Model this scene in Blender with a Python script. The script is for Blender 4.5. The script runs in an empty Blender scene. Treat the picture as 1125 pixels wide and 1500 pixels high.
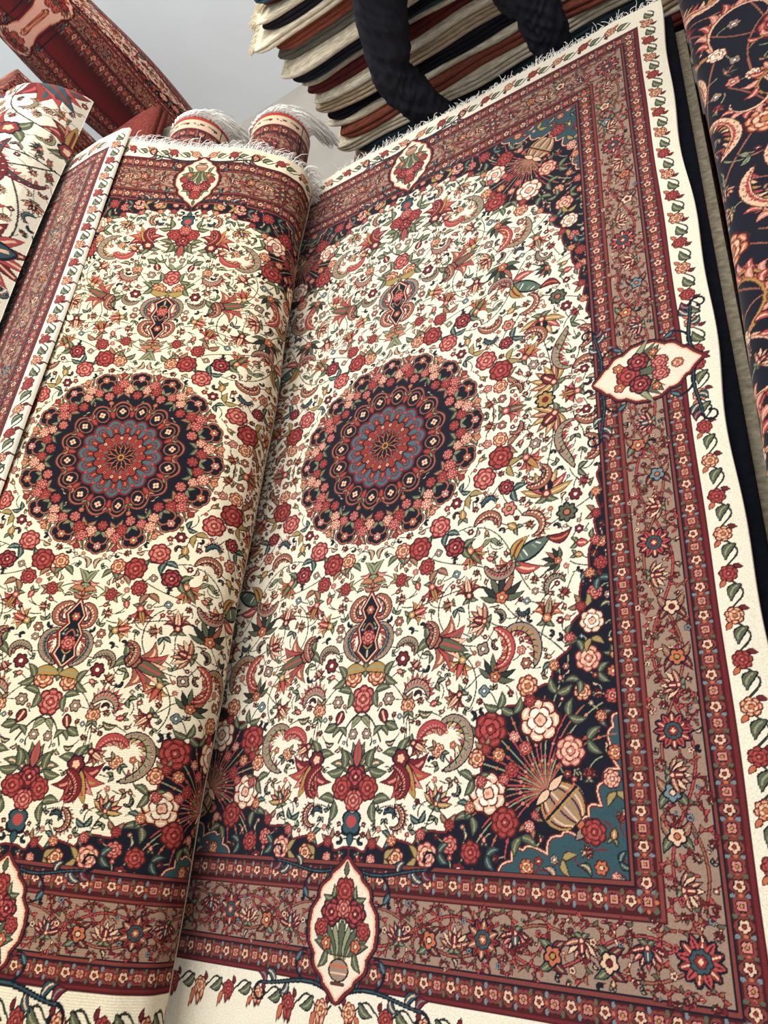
import bpy, numpy as np, math, random
rnd=random.Random(7)
S=bpy.context.scene
COL=S.collection
S.view_settings.view_transform='Standard'

# ------------------------------------------------------------------ palette
CREAM=(234,224,200);NAVY=(26,27,38);CRIM=(110,38,42);MAR=(72,30,33);ROSE=(174,74,72);PINK=(206,128,114)
ORG=(190,106,72);PEACH=(226,184,150);TAUPE=(154,127,108);TEAL=(54,80,86);GRN=(90,94,72);LGRN=(146,146,112)
GOLD=(170,134,74);BRN=(90,56,48);RED=(138,54,48);IV=(240,230,210);LBL=(112,130,134);DKG=(48,50,46);BRICK=(126,60,54);RUST=(154,92,72)

# ------------------------------------------------------------------ knot canvas
class Cv:
    def __init__(s,x0,y0,x1,y1,px,bg):
        s.x0,s.y0,s.px=x0,y0,px
        s.W=int(round((x1-x0)/px));s.H=int(round((y1-y0)/px))
        s.a=np.empty((s.H,s.W,3),np.uint8);s.a[:]=bg
    def box(s,xa,ya,xb,yb):
        i0=max(0,int((xa-s.x0)/s.px)-1);i1=min(s.W,int((xb-s.x0)/s.px)+2)
        j0=max(0,int((ya-s.y0)/s.px)-1);j1=min(s.H,int((yb-s.y0)/s.px)+2)
        if i0>=i1 or j0>=j1: return None
        X=(np.arange(i0,i1)+.5)*s.px+s.x0;Y=(np.arange(j0,j1)+.5)*s.px+s.y0
        return (slice(j0,j1),slice(i0,i1)),X[None,:],Y[:,None]
    def put(s,sl,m,col,under=None):
        v=s.a[sl]
        if under is not None: m=m&(np.abs(v.astype(int)-np.array(under)).sum(2)<6)
        v[m]=col
    def polar(s,cx,cy,r,col,n=0,amp=0,ph=0,asp=1,rot=0,under=None):
        b=s.box(cx-r*1.05,cy-r*1.05,cx+r*1.05,cy+r*1.05)
        if b is None:return
        sl,X,Y=b;dx=X-cx+0*Y;dy=Y-cy+0*X
        c,q=math.cos(rot),math.sin(rot);u=dx*c+dy*q;v=(-dx*q+dy*c)/asp
        rr=np.hypot(u,v)
        if n: lim=r*(1-amp+amp*np.abs(np.cos(n/2*np.arctan2(v,u)+ph)))
        else: lim=r
        s.put(sl,rr<lim,col,under)
    def leaf(s,x,y,ang,L,w,col,out=None,vein=None,bend=0,ow=.0024,under=None):
        m=L*1.25+abs(bend)+w
        b=s.box(x-m,y-m,x+m,y+m)
        if b is None:return
        sl,X,Y=b;dx=X-x;dy=Y-y;c,q=math.cos(ang),math.sin(ang)
        u=dx*c+dy*q;v=-dx*q+dy*c
        t=np.clip(u/L,0,1);v=v-bend*4*t*(1-t)
        def msk(o):
            T=(u+o)/(L+2*o);Tc=np.clip(T,0,1)
            return (T>0)&(T<1)&(np.abs(v)<(w+o)*np.sin(np.pi*Tc**.8)**.9)
        if out is not None:s.put(sl,msk(ow),out,under)
        s.put(sl,msk(0),col,under)
        if vein is not None:s.put(sl,(np.abs(v)<max(.0009,w*.22))&(u>L*.12)&(u<L*.8),vein,under)
    def line(s,pts,w,col,under=None):
        n=len(pts)
        for i in range(n-1):
            (xa,ya),(xb,yb)=pts[i],pts[i+1]
            wa=w[i] if hasattr(w,'__len__') else w
            if wa<.0003: continue
            b=s.box(min(xa,xb)-wa,min(ya,yb)-wa,max(xa,xb)+wa,max(ya,yb)+wa)
            if b is None:continue
            sl,X,Y=b;dx,dy=xb-xa,yb-ya;l2=dx*dx+dy*dy+1e-12
            t=np.clip(((X-xa)*dx+(Y-ya)*dy)/l2,0,1)
            s.put(sl,np.hypot(X-xa-t*dx,Y-ya-t*dy)<wa,col,under)
    def poly(s,pts,col,under=None):
        xs=[p[0] for p in pts];ys=[p[1] for p in pts]
        b=s.box(min(xs),min(ys),max(xs),max(ys))
        if b is None:return
        sl,X,Y=b;ins=np.zeros((Y.shape[0],X.shape[1]),bool);n=len(pts)
        for i in range(n):
            (xa,ya),(xb,yb)=pts[i],pts[(i+1)%n]
            if ya==yb:continue
            cr=((ya>Y)!=(yb>Y))&(X<(xb-xa)*(Y-ya)/(yb-ya)+xa);ins^=cr
        s.put(sl,ins,col,under)
    def rect(s,xa,ya,xb,yb,col):
        b=s.box(xa,ya,xb,yb)
        if b is None:return
        sl,X,Y=b;s.put(sl,(X>xa)&(X<xb)&(Y>ya)&(Y<yb),col)
    def free(s,x,y,r,bg,tol=.985):
        i,j,k=int((x-s.x0)/s.px),int((y-s.y0)/s.px),int(r/s.px)
        if i-k<0 or j-k<0 or i+k>=s.W or j+k>=s.H:return False
        return (np.abs(s.a[j-k:j+k+1:2,i-k:i+k+1:2].astype(int)-np.array(bg)).sum(2)<6).mean()>tol

def curve(x,y,a,L,k0,k1,n=16):
    P=[(x,y)];h=L/n
    for i in range(n):
        x+=h*math.cos(a);y+=h*math.sin(a);a+=(k0+(k1-k0)*i/n)/n;P.append((x,y))
    return P
# ------------------------------------------------------------------ motifs
RP=[(MAR,ROSE,PINK,PEACH),(MAR,RED,ROSE,PINK),(CRIM,PINK,PEACH,IV),(MAR,ORG,PEACH,GOLD),(NAVY,CRIM,ROSE,PEACH),(CRIM,PEACH,IV,PINK)]
def rose(c,x,y,r,p=0,rot=0):
    o,m,l,k=RP[p]
    c.polar(x,y,r*1.12,MAR if p!=4 else NAVY,7,.14,rot=rot);c.polar(x,y,r*.98,m,7,.17,rot=rot)
    for i in range(7):
        a=rot+math.pi/7+i*math.pi*2/7
        c.line([(x+r*.45*math.cos(a),y+r*.45*math.sin(a)),(x+r*.9*math.cos(a),y+r*.9*math.sin(a))],max(.0008,r*.04),o)
        a+=math.pi/7
        if r>.012:
            q=a+1.57;px_,py_=x+r*.80*math.cos(a),y+r*.80*math.sin(a)
            c.line([(px_-r*.16*math.cos(q),py_-r*.16*math.sin(q)),(px_+r*.16*math.cos(q),py_+r*.16*math.sin(q))],max(.0009,r*.05),l)
    c.polar(x,y,r*.70,o,5,.18,rot=rot+.3);c.polar(x,y,r*.61,l,5,.2,rot=rot+.3)
    for i in range(5):
        a=rot+.3+math.pi/5+i*math.pi*.4
        c.line([(x+r*.25*math.cos(a),y+r*.25*math.sin(a)),(x+r*.58*math.cos(a),y+r*.58*math.sin(a))],max(.0008,r*.045),m)
    c.polar(x+r*.04,y,r*.36,o,4,.2,rot=rot);c.polar(x+r*.04,y,r*.27,m,4,.2,rot=rot);c.polar(x,y,r*.11,k)
def rosette(c,x,y,r,o=MAR,m=ROSE,k=PEACH,n=6,rot=0,z=NAVY):
    c.polar(x,y,r*1.12,o,n,.22,rot=rot);c.polar(x,y,r*.92,m,n,.34,rot=rot)
    c.polar(x,y,r*.42,z);c.polar(x,y,r*.28,k)
def bigros(c,x,y,r,rot=0,a1=RED,a2=PINK,a3=TEAL):
    c.polar(x,y,r*1.08,NAVY,12,.2,rot=rot)
    for i in range(12):
        a=rot+i*math.pi/6
        c.leaf(x+r*.3*math.cos(a),y+r*.3*math.sin(a),a,r*.72,r*.16,a1 if i%2 else a2,None,PEACH if i%2 else MAR)
    c.polar(x,y,r*.54,NAVY,8,.15,rot=rot);c.polar(x,y,r*.47,a3,8,.15,rot=rot);c.polar(x,y,r*.32,MAR,6,.2);c.polar(x,y,r*.25,a1,6,.2);c.polar(x,y,r*.13,PEACH,4,.4)
def pair(c,x,y,a,L,col=GRN,out=DKG):
    for s in (-1,1): c.leaf(x,y,a+s*.75,L,L*.19,col,out,LGRN if col!=LGRN else GRN,bend=s*L*.14)
def lily(c,x,y,a,L,cols=(ROSE,CRIM,PINK,GOLD),g=GRN):
    for s in (-1,1):
        c.leaf(x,y,a+s*2.3,L*.5,L*.1,g,DKG,LGRN,bend=s*L*.08)
        c.leaf(x,y,a+s*1.25,L*.70,L*.15,cols[0],MAR,cols[2],bend=-s*L*.24)
    for s in (-1,1): c.leaf(x,y,a+s*.68,L*.85,L*.15,cols[1],MAR,cols[3],bend=-s*L*.17)
    for s in (-1,1): c.leaf(x,y,a+s*.28,L*.85,L*.13,cols[2],MAR,cols[0],bend=-s*L*.08)
    c.leaf(x,y,a,L*.95,L*.13,cols[3],MAR,cols[1])
    c.polar(x,y,L*.24,NAVY,6,.2);c.polar(x,y,L*.19,cols[0],6,.2);c.polar(x,y,L*.10,PEACH,5,.3)
def feather(c,x,y,a,L,k0,k1,w,cols=(NAVY,TAUPE,LGRN,GOLD),side=1,lob=True):
    n=24;P=curve(x,y,a,L,k0,k1,n)
    f=[math.sin(math.pi*min(1,(i/n))**.75)**.8 if i<n else 0 for i in range(n+1)]
    if lob:
        for i in range(2,n-2,2):
            dx,dy=P[i+1][0]-P[i][0],P[i+1][1]-P[i][1];h=math.atan2(dy,dx)
            c.leaf(P[i][0],P[i][1],h-side*1.05,w*(1.4+1.9*f[i]),w*.40,(cols[3],ROSE,PEACH)[(i//2)%3],cols[0],None,bend=side*w*.4,ow=.0018)
    c.line(P,[w*q+.0024 for q in f],cols[0]);c.line(P,[w*q for q in f],cols[1])
    sc=side/(L/n)
    def offs(k): return [(P[i][0]+(P[i+1][1]-P[i][1])*sc*w*f[i]*k,P[i][1]-(P[i+1][0]-P[i][0])*sc*w*f[i]*k) for i in range(n)]
    c.line(offs(.45),[w*q*.30 for q in f[:n]],cols[2])
    O=offs(-.35)
    for i in range(3,n-3,2):
        if w>.008: c.polar(O[i][0],O[i][1],w*f[i]*.34,cols[0]);c.polar(O[i][0],O[i][1],w*f[i]*.2,PEACH)
    for i in range(2,n-2,2):
        dx,dy=(P[i+1][0]-P[i][0])/(L/n),(P[i+1][1]-P[i][1])/(L/n);q=w*f[i]*.8
        c.line([P[i],(P[i][0]+dy*q*side+dx*q*.5,P[i][1]-dx*q*side+dy*q*.5)],.0009,cols[0])
    e=P[-1];c.polar(e[0],e[1],w*.5,cols[0]);c.polar(e[0],e[1],w*.3,cols[3])
def tuft(c,x,y,a,L,col=DKG,out=NAVY):
    for i in range(7):
        b=a+(i-3)*.48;c.leaf(x,y,b,L*(1-.06*abs(i-3)),L*.10,col if i%2 else (GRN,RUST)[i==4],out,None,bend=(i-3)*L*.03)
    rosette(c,x,y,L*.24,MAR,ORG,PEACH,5)
def palmette(c,x,y,a,L,cols=(GOLD,ROSE,TEAL)):
    for i in range(7):
        b=a+(i-3)*.42;c.leaf(x,y,b,L,L*.13,cols[i%2],NAVY,PEACH,bend=(i-3)*L*.02)
    c.leaf(x,y,a,L*.72,L*.26,NAVY);c.leaf(x,y,a,L*.66,L*.2,cols[2],None,PEACH)
    for s in(-1,1): c.leaf(x,y,a+s*2.2,L*.5,L*.11,GRN,DKG,LGRN,bend=s*L*.1)
    c.polar(x,y,L*.18,CRIM);c.polar(x,y,L*.09,PEACH)
def vase(c,x,y,a,s):
    ux,uy=math.cos(a),math.sin(a)
    c.leaf(x+ux*s*1.35,y+uy*s*1.35,a+math.pi/2,s*.6,s*.16,TAUPE,NAVY);c.leaf(x+ux*s*1.35,y+uy*s*1.35,a-math.pi/2,s*.6,s*.16,TAUPE,NAVY)
    c.line([(x+ux*s*.8,y+uy*s*.8),(x+ux*s*1.35,y+uy*s*1.35)],s*.15,ORG)
    c.polar(x,y,s*1.14,NAVY,asp=.88,rot=a+math.pi/2);c.polar(x,y,s*1.07,TAUPE,asp=.88,rot=a+math.pi/2)
    for i in range(-5,6):
        b=i*.24
        P=[(x+ux*s*t-uy*s*math.sin(b)*1.08*math.sqrt(max(0,1-t*t)),y+uy*s*t+ux*s*math.sin(b)*1.08*math.sqrt(max(0,1-t*t))) for t in np.linspace(-.88,.88,11)]
        c.line(P,s*.042,(PEACH,MAR,GOLD)[i%3])
    for t,col in ((-.25,ORG),(-.12,NAVY),(0,GOLD)):
        c.line([(x+ux*s*t-uy*s*1.0,y+uy*s*t+ux*s*1.0),(x+ux*s*t+uy*s*1.0,y+uy*s*t-ux*s*1.0)],s*.05,col)
    c.leaf(x-ux*s*.9,y-uy*s*.9,a+math.pi/2,s*.9,s*.16,PEACH,NAVY);c.leaf(x-ux*s*.9,y-uy*s*.9,a-math.pi/2,s*.9,s*.16,PEACH,NAVY)
LC=[(ROSE,CRIM,PINK,GOLD),(ORG,RED,PEACH,LGRN),(CRIM,RUST,TAUPE,PEACH),(RUST,ORG,PEACH,TEAL),(RUST,CRIM,LBL,ROSE)]
FCs=[(NAVY,TAUPE,LGRN,GOLD),(NAVY,RUST,PEACH,ORG),(NAVY,LGRN,GOLD,ROSE),(NAVY,TEAL,LBL,PEACH),(NAVY,CRIM,PINK,PEACH)]
def sprig(c,x,y,r,bg,k=None):
    a=rnd.uniform(0,6.28);ca,sa=math.cos(a),math.sin(a)
    stem=DKG if bg==CREAM else LGRN if bg==NAVY else CRIM
    if r>.018:
        k=rnd.randrange(6);c.line(curve(x-r*.8*ca,y-r*.8*sa,a+3.6,r*2.2,-2,3),.0012,stem,under=bg)
        if k<2: feather(c,x-r*.75*ca,y-r*.75*sa,a-.9,r*2.9,2.2,4.6,r*.20,FCs[rnd.randrange(5)],rnd.choice((-1,1)))
        elif k==2: lily(c,x-r*.45*ca,y-r*.45*sa,a,r*1.4,LC[rnd.randrange(5)])
        elif k==3: palmette(c,x-r*.4*ca,y-r*.4*sa,a,r*1.2,((GOLD,ROSE,TEAL),(RUST,PEACH,CRIM),(CRIM,ORG,NAVY))[rnd.randrange(3)])
        elif k==4: tuft(c,x,y,a,r*1.05)
        else:
            rose(c,x,y,r*.58,rnd.randrange(5),a);pair(c,x+r*.5*ca,y+r*.5*sa,a,r*.6,RUST);pair(c,x-r*.5*ca,y-r*.5*sa,a+3.14,r*.6,(GRN,GOLD,TEAL)[rnd.randrange(3)])
        return
    k=rnd.randrange(8)
    P=curve(x,y,a,r*2.6,rnd.uniform(-3,3),rnd.uniform(-2,2))
    c.line(P,.0011,stem,under=bg)
    if k==0: rosette(c,x,y,r*.9,MAR,(ROSE,RED,ORG,PINK)[rnd.randrange(4)],PEACH,5+rnd.randrange(2),a)
    elif k==1: rosette(c,x,y,r*.9,NAVY,(RUST,CRIM,TAUPE)[rnd.randrange(3)],IV,6,a,CRIM)
    elif k==2: pair(c,x-r*.6*ca,y-r*.6*sa,a,r*1.5,(GRN,LGRN,TEAL,RUST)[rnd.randrange(4)],NAVY)
    elif k==3:
        pair(c,x,y,a+math.pi,r*.9);c.leaf(x,y,a,r*1.2,r*.4,(ROSE,GOLD,PINK)[rnd.randrange(3)],MAR,PEACH)
    elif k==4: c.leaf(x-r*ca,y-r*sa,a,r*2,r*.34,(GRN,TAUPE,TAUPE,RUST)[rnd.randrange(4)],NAVY,PEACH,bend=r*.5*rnd.choice((-1,1)))
    elif k==5: rosette(c,x,y,r*.75,NAVY,(TAUPE,CRIM,LBL)[rnd.randrange(3)],IV,4,a)
    elif k==6: feather(c,x-r*.8*ca,y-r*.8*sa,a-.8,r*2.7,2,4.4,r*.24,FCs[rnd.randrange(5)],rnd.choice((-1,1)),r>.01)
    else: lily(c,x-r*.5*ca,y-r*.5*sa,a,r*1.25,LC[rnd.randrange(5)])
def bloom(c,x,y,r,bg):
    a=rnd.uniform(0,6.28)
    if rnd.random()<.4:
        pair(c,x,y,a,r*1.4,(GRN,TEAL,RUST,LGRN)[rnd.randrange(4)],MAR);rose(c,x,y,r*.66,rnd.choice((0,1,2,3,0)),a)
    else: sprig(c,x,y,r,bg)
def fill(c,bg,box,rs,tries,tol=.985,fn=sprig):
    for r in rs:
        for t in range(tries):
            x=rnd.uniform(box[0],box[2]);y=rnd.uniform(box[1],box[3])
            if c.free(x,y,r*1.0,bg,tol): fn(c,x,y,r,bg)
def scroll(c,x,y,r,bg):
    a=rnd.uniform(0,6.28);d=rnd.choice((-1,1));k=rnd.randrange(5)
    P=curve(x-r*.9*math.cos(a),y-r*.9*math.sin(a),a-d*.7,r*3.8,d*2.5,d*7)
    c.line(P,.0026,MAR);c.line(P,.0012,(ROSE,RUST,CRIM,PEACH,ROSE)[k])
    for i in range(2,13,3):
        h=math.atan2(P[i+1][1]-P[i][1],P[i+1][0]-P[i][0]);c.leaf(P[i][0],P[i][1],h-d*.9,r*.62,r*.15,(ROSE,RUST,GRN,CRIM)[(i+k)%4],MAR,None,bend=d*r*.12,ow=.0016)
    e=P[-1]
    if k<3: rosette(c,e[0],e[1],r*.36,NAVY,(ROSE,PEACH,LBL)[k],CRIM,5)
    else: lily(c,e[0],e[1],a,r*.6,LC[k-3])

# ------------------------------------------------------------------ main rug design (one quarter, then mirrored)
RW,RL=.745,1.165;BX=[.516,.556,.642,.679];BV=[.906,.950,1.050,1.090]
def main_design():
    c=Cv(0,0,RW,RL,.0014,CREAM)
    X=((np.arange(c.W)+.5)*c.px)[None,:]+np.zeros((c.H,1));V=((np.arange(c.H)+.5)*c.px)[:,None]+np.zeros((1,c.W))
    B=[(.516,.20),(.510,.24),(.506,.29),(.497,.35),(.476,.42),(.456,.50),(.430,.565),(.385,.620),(.325,.650),(.290,.68),(.276,.735),(.262,.795),(.225,.840),(.160,.864),(.09,.880),(.045,.885),(0,.895)]
    Bs=[]
    for i in range(len(B)-1):
        for t in np.linspace(0,1,7)[:-1]:
            x=B[i][0]*(1-t)+B[i+1][0]*t;y=B[i][1]*(1-t)+B[i+1][1]*t
            k=.014*abs(math.sin((i*6+t*6)*.55));Bs.append((x-k*.7,y-k))
    Bs.append(B[-1])
    c.poly(Bs+[(0,.92),(.53,.92),(.53,.20)],NAVY)
    c.line(Bs,.0022,CRIM)
    T0=[(.52,.66),(.503,.68),(.500,.72),(.508,.745),(.482,.765),(.476,.80),(.455,.815),(.443,.848),(.41,.845),(.385,.872),(.345,.868),(.325,.885),(.30,.92)]
    T=[]
    for i in range(len(T0)-1):
        for t in np.linspace(0,1,6)[:-1]:
            x=T0[i][0]*(1-t)+T0[i+1][0]*t;y=T0[i][1]*(1-t)+T0[i+1][1]*t;k=.008*math.sin(math.pi*t);T.append((x-k,y-k))
    c.poly(T+[(.52,.92)],TEAL);c.line(T,.0032,CRIM);c.line(T,.0012,PEACH)
    for i in range(-5,6):
        a=math.pi*1.25+i*.2;c.leaf(.392,.782,a,.15,.016,NAVY)
    for i in range(23):
        a=math.pi*1.25+(i-11)*.11
        P=curve(.388,.778,a,.135+.02*(i%3),(i-11)*.10,(i-11)*.10)
        c.line(P,.0012,(ROSE,RUST,LGRN)[i%3])
        for j in (5,9,13): c.polar(P[j][0],P[j][1],.0028,(PINK,ROSE,ORG)[(i+j)%3])
    rose(c,.377,.664,.036,5);rose(c,.284,.676,.031,1,.3);rose(c,.280,.783,.034,5,.5);rose(c,.312,.828,.024,1)
    rose(c,.429,.716,.025,2,.2);rose(c,.258,.725,.016,3);rose(c,.356,.604,.019,3,.4)
    rose(c,.325,.745,.013,1);rose(c,.35,.71,.012,0);rose(c,.30,.72,.012,3);rose(c,.36,.63,.011,1);rose(c,.33,.69,.010,2);rose(c,.31,.76,.010,0)
    for (x,y,a) in [(.25,.69,3.4),(.33,.65,4.4),(.43,.66,-.6),(.25,.82,2.2),(.30,.64,4.2),(.41,.62,-1.2),(.46,.70,0),(.34,.85,1.2),(.25,.76,2.8)]: pair(c,x,y,a,.030)
    vase(c,.414,.800,math.pi/4,.036)
    for x,y,r,p in [(.478,.498,.022,5),(.468,.564,.023,2),(.486,.445,.014,0),(.503,.347,.012,3),(.165,.884,.021,2),(.103,.891,.016,3),(.21,.866,.015,0),(.455,.62,.015,3),(.25,.876,.018,1),(.500,.39,.013,1),(.05,.897,.009,2),(.462,.838,.019,1),(.35,.893,.012,3),(.505,.63,.012,0),(.503,.72,.012,3),(.495,.76,.014,2)]: rose(c,x,y,r,p,x*40)
    for x,y,a in [(.145,.889,3.3),(.19,.880,0),(.45,.6,2.4),(.475,.53,1.2),(.47,.47,-2.2),(.28,.88,.3),(.08,.895,0),(.485,.59,0),(.495,.42,1),(.45,.53,2),(.41,.88,.4),(.5,.78,1.4)]: pair(c,x,y,a,.024,(GRN,TEAL,GOLD)[int(x*100)%3])
    for i in range(8,len(Bs)-5,5):
        x,y=Bs[i]
        if .28<x<.40 and y>.60: continue
        pair(c,x-.004,y-.004,(i*1.7)%6.28,.020,(GRN,RUST,TEAL)[i%3]);rose(c,x,y,.0098,(0,3,1)[(i//5)%3],i)
    # --- axis motifs
    lily(c,0,.322,math.pi/2,.050,(PINK,ROSE,PEACH,ORG));pair(c,0,.335,-.2,.04,LGRN);pair(c,0,.352,.7,.032,ORG)
    feather(c,.012,.385,.1,.095,2.0,6.0,.0075,(NAVY,RUST,PEACH,ROSE),-1,True)
    feather(c,.016,.525,-.35,.12,-1.6,-5.2,.0085,(NAVY,TAUPE,TEAL,ROSE),1,True)
    c.poly([(0,.37),(.010,.39),(.024,.412),(.014,.432),(.030,.455),(.022,.485),(.028,.505),(0,.535),(-.01,.46)],NAVY)
    c.line([(0,.37),(.010,.39),(.024,.412),(.014,.432),(.030,.455),(.022,.485),(.028,.505),(0,.535)],.0026,CRIM)
    c.line([(0,.378),(.008,.392),(.020,.412),(.011,.432),(.026,.455),(.018,.485),(.024,.504),(0,.528)],.0012,PEACH)
    c.line(curve(0,.445,.6,.05,2,5),.0018,RUST);c.line(curve(0,.50,-.4,.04,-2,-5),.0016,GOLD);rose(c,0,.476,.017,0);rosette(c,0,.415,.010,CRIM,ORG,IV,6);c.leaf(0,.50,1.57,.022,.004,TEAL,None,PEACH)
    c.leaf(0,.53,math.pi/2,.03,.008,GRN,DKG,LGRN);pair(c,0,.37,-1.2,.024,RUST,MAR)
    rose(c,.03,.557,.022,3);c.leaf(0,.545,.2,.06,.01,GOLD,DKG,LGRN,bend=-.01)
    pair(c,.05,.56,-.2,.034);lily(c,0,.60,math.pi/2,.034,(PINK,ROSE,PEACH,ROSE));rose(c,0,.605,.027,0,.2);pair(c,0,.64,1.57,.03,LGRN)
    pair(c,.03,.59,.6,.034)
    c.line(curve(0,.63,.4,.08,1.4,0),.0018,DKG)
    c.leaf(.048,.628,1.2,.03,.009,CRIM,NAVY,PEACH);c.leaf(.06,.655,.4,.03,.008,GRN,NAVY,LGRN);pair(c,.05,.66,1.6,.024)
    for g in (-.5,.1,.7): c.leaf(.01,.745,-1.0+g,.055,.009,(CRIM,GRN,RUST)[int(g*10)%3],NAVY,PEACH,bend=-.006)
    rose(c,.0,.755,.024,4);rose(c,.030,.775,.022,1);rose(c,0,.797,.020,0);pair(c,.03,.74,-.6,.04);pair(c,.045,.80,.6,.038);c.leaf(0,.735,-1.57,.05,.009,ROSE,NAVY,GRN)
    c.polar(0,.838,.026,NAVY,4,.3,rot=.78);c.polar(0,.836,.021,TEAL,4,.3,rot=.78);c.polar(0,.834,.011,ROSE);c.leaf(0,.855,1.57,.022,.006,TEAL,NAVY)
    # --- field motifs
    lily(c,.100,.722,1.1,.085,(CRIM,ROSE,PINK,GOLD));feather(c,.085,.735,.3,.08,1.5,4,.008,(MAR,CRIM,PINK,ROSE),-1);lily(c,.125,.695,.5,.035,LC[2])
    feather(c,.190,.745,-.25,.18,-2.2,-6.8,.0082,(NAVY,TAUPE,LGRN,GOLD),1);feather(c,.135,.69,-1.3,.08,2,3,.007,(CRIM,ROSE,PINK,PEACH),-1)
    lily(c,.160,.50,.35,.085,(RUST,ROSE,PEACH,GRN));feather(c,.15,.515,-.8,.07,-1,-4,.006,FCs[1],1);lily(c,.225,.545,1.9,.04,(GOLD,ORG,PEACH,ROSE))
    tuft(c,.306,.43,-1.57,.056);tuft(c,.293,.582,-1.2,.046)
    feather(c,.370,.57,-1.2,.15,-1.5,-6.5,.0080,(NAVY,TAUPE,GOLD,ROSE),1);feather(c,.29,.49,.3,.11,2,4,.0068,(CRIM,ROSE,PEACH,ORG),-1)
    c.leaf(.33,.36,-.5,.09,.019,NAVY);c.leaf(.334,.358,-.5,.082,.014,(88,104,92),None,None)
    for i in range(7): c.line([(.342+i*.009,.342-i*.004),(.350+i*.009,.358-i*.007)],.0013,(LGRN,IV,GRN)[i%3])
    c.leaf(.33,.36,-1.0,.06,.010,GOLD,NAVY,CRIM,bend=-.01);c.leaf(.33,.36,.3,.06,.010,ROSE,NAVY,PEACH,bend=.01);c.leaf(.40,.32,-.2,.05,.009,CRIM,NAVY,ORG,bend=.012)
    lily(c,.325,.365,2.6,.04,LC[1])
    palmette(c,.401,.225,-1.57,.056,(GOLD,ROSE,NAVY));palmette(c,.425,.04,2.4,.054,(GOLD,RUST,CRIM));
    feather(c,.460,.18,-1.9,.14,-1.5,6.4,.0080,(NAVY,TAUPE,LGRN,ROSE),-1);feather(c,.36,.20,.4,.09,-2,-5,.007,(NAVY,RUST,PEACH,GOLD),1)
    lily(c,.315,0,0,.05,(ROSE,PINK,ORG,GRN));c.polar(.405,.0,.024,NAVY,8,.2);c.polar(.405,0,.019,GOLD,8,.3);c.polar(.405,0,.008,CRIM)
    lily(c,.475,.0,math.pi,.04,LC[0]);feather(c,.47,.06,1.2,.09,-3,-4,.007,FCs[1],1)
    rosette(c,.441,.275,.020,NAVY,GRN,ORG,8);rosette(c,.321,.241,.016,MAR,PINK,GOLD,6)
    feather(c,.10,.60,-1.2,.08,3,3,.007,(NAVY,TAUPE,PINK,ROSE),1);lily(c,.105,.44,-.3,.04,(GOLD,PEACH,ORG,ROSE))
    lily(c,.235,.32,.9,.045,(ORG,GOLD,ROSE,GRN));lily(c,.36,.13,.9,.045,(ROSE,ORG,PINK,GOLD));lily(c,.15,.385,1.2,.04,(ROSE,CRIM,PINK,GOLD))
    feather(c,.27,.36,1.2,.09,-2,-4,.007,(NAVY,TAUPE,ROSE,PEACH),1)
    # --- roses ringing the medallion
    for x,y,a,k in [(.14,.27,.9,0),(.09,.31,1.6,1),(.28,.14,.6,0),(.23,.19,.8,2),(.32,.09,.1,1),(.18,.27,1.0,3),(.06,.30,1.7,0),(.32,.14,.4,2),(.16,.35,1.3,1),(.22,.31,.2,0),(.33,.20,.5,3)]: pair(c,x,y,a,.030,(GRN,RUST,GOLD,TEAL)[k],NAVY)
    for x,y,r,p in [(.115,.292,.026,1),(.162,.250,.024,0),(.072,.290,.018,3),(.302,.115,.027,1),(.265,.157,.025,0),(.302,.07,.017,3),(.20,.305,.022,4),(.135,.338,.018,1),(.315,.19,.017,4)]:
        rose(c,x,y,r,p,x*30)
    # --- medallion
    D=c;R=.262
    for i in range(16):
        a=i*math.pi/8;b=a+math.pi/16
        if math.cos(a)<-.3 or math.sin(a)<-.3: continue
        for g in(-1,1):
            D.leaf(.226*math.cos(b),.226*math.sin(b),b+g*.6,.036,.0075,(RUST,GRN)[g>0],MAR,PEACH,bend=-g*.006)
            D.polar(.243*math.cos(a+g*.065),.243*math.sin(a+g*.065),.0150,MAR);D.polar(.243*math.cos(a+g*.065),.243*math.sin(a+g*.065),.0130,RUST)
        D.polar(.243*math.cos(a),.243*math.sin(a),.0205,MAR);D.polar(.243*math.cos(a),.243*math.sin(a),.0185,RUST)
        for g in(-1,1): D.polar(.242*math.cos(a+g*.06),.242*math.sin(a+g*.06),.0110,NAVY)
        D.polar(.243*math.cos(a),.243*math.sin(a),.0155,NAVY)
    D.polar(0,0,.236,NAVY,16,.05)
    for i in range(16):
        a=i*math.pi/8
        if math.cos(a)<-.3 or math.sin(a)<-.3: continue
        ca,sa=math.cos(a),math.sin(a);b=a+math.pi/16;cb,sb=math.cos(b),math.sin(b)
        for g in(-1,1): D.line(curve(.205*math.cos(a+g*.05),.205*math.sin(a+g*.05),a+g*.9,.045,-g*1.2,-g*5.0),.0018,RUST)
        rosette(D,.241*ca,.241*sa,.0105,MAR,ORG if i%2 else PINK,IV,6,a)
        pair(D,.196*cb,.196*sb,b+math.pi,.024,(GRN,RUST)[i%2]);pair(D,.214*cb,.214*sb,b,.026,(LGRN,GRN)[i%2])
        for g,rr in ((-1,.0135),(1,.0125)): rose(D,.207*math.cos(b+g*.075),.207*math.sin(b+g*.075),rr+.002*(i%2),(0,2,1)[(i+g)%3],b)
        rose(D,.224*cb,.224*sb,.0145,(2,0)[i%2],b);rose(D,.188*ca,.188*sa,.0125,(1,0)[i%2],a)
        pair(D,.205*ca,.205*sa,a,.018,LGRN);rose(D,.252*cb,.252*sb,.0085,(3,1)[i%2],b)
    D.polar(0,0,.170,MAR,16,.12,math.pi/2);D.polar(0,0,.1668,RUST,16,.12,math.pi/2);D.polar(0,0,.1625,NAVY,16,.12,math.pi/2)
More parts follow.
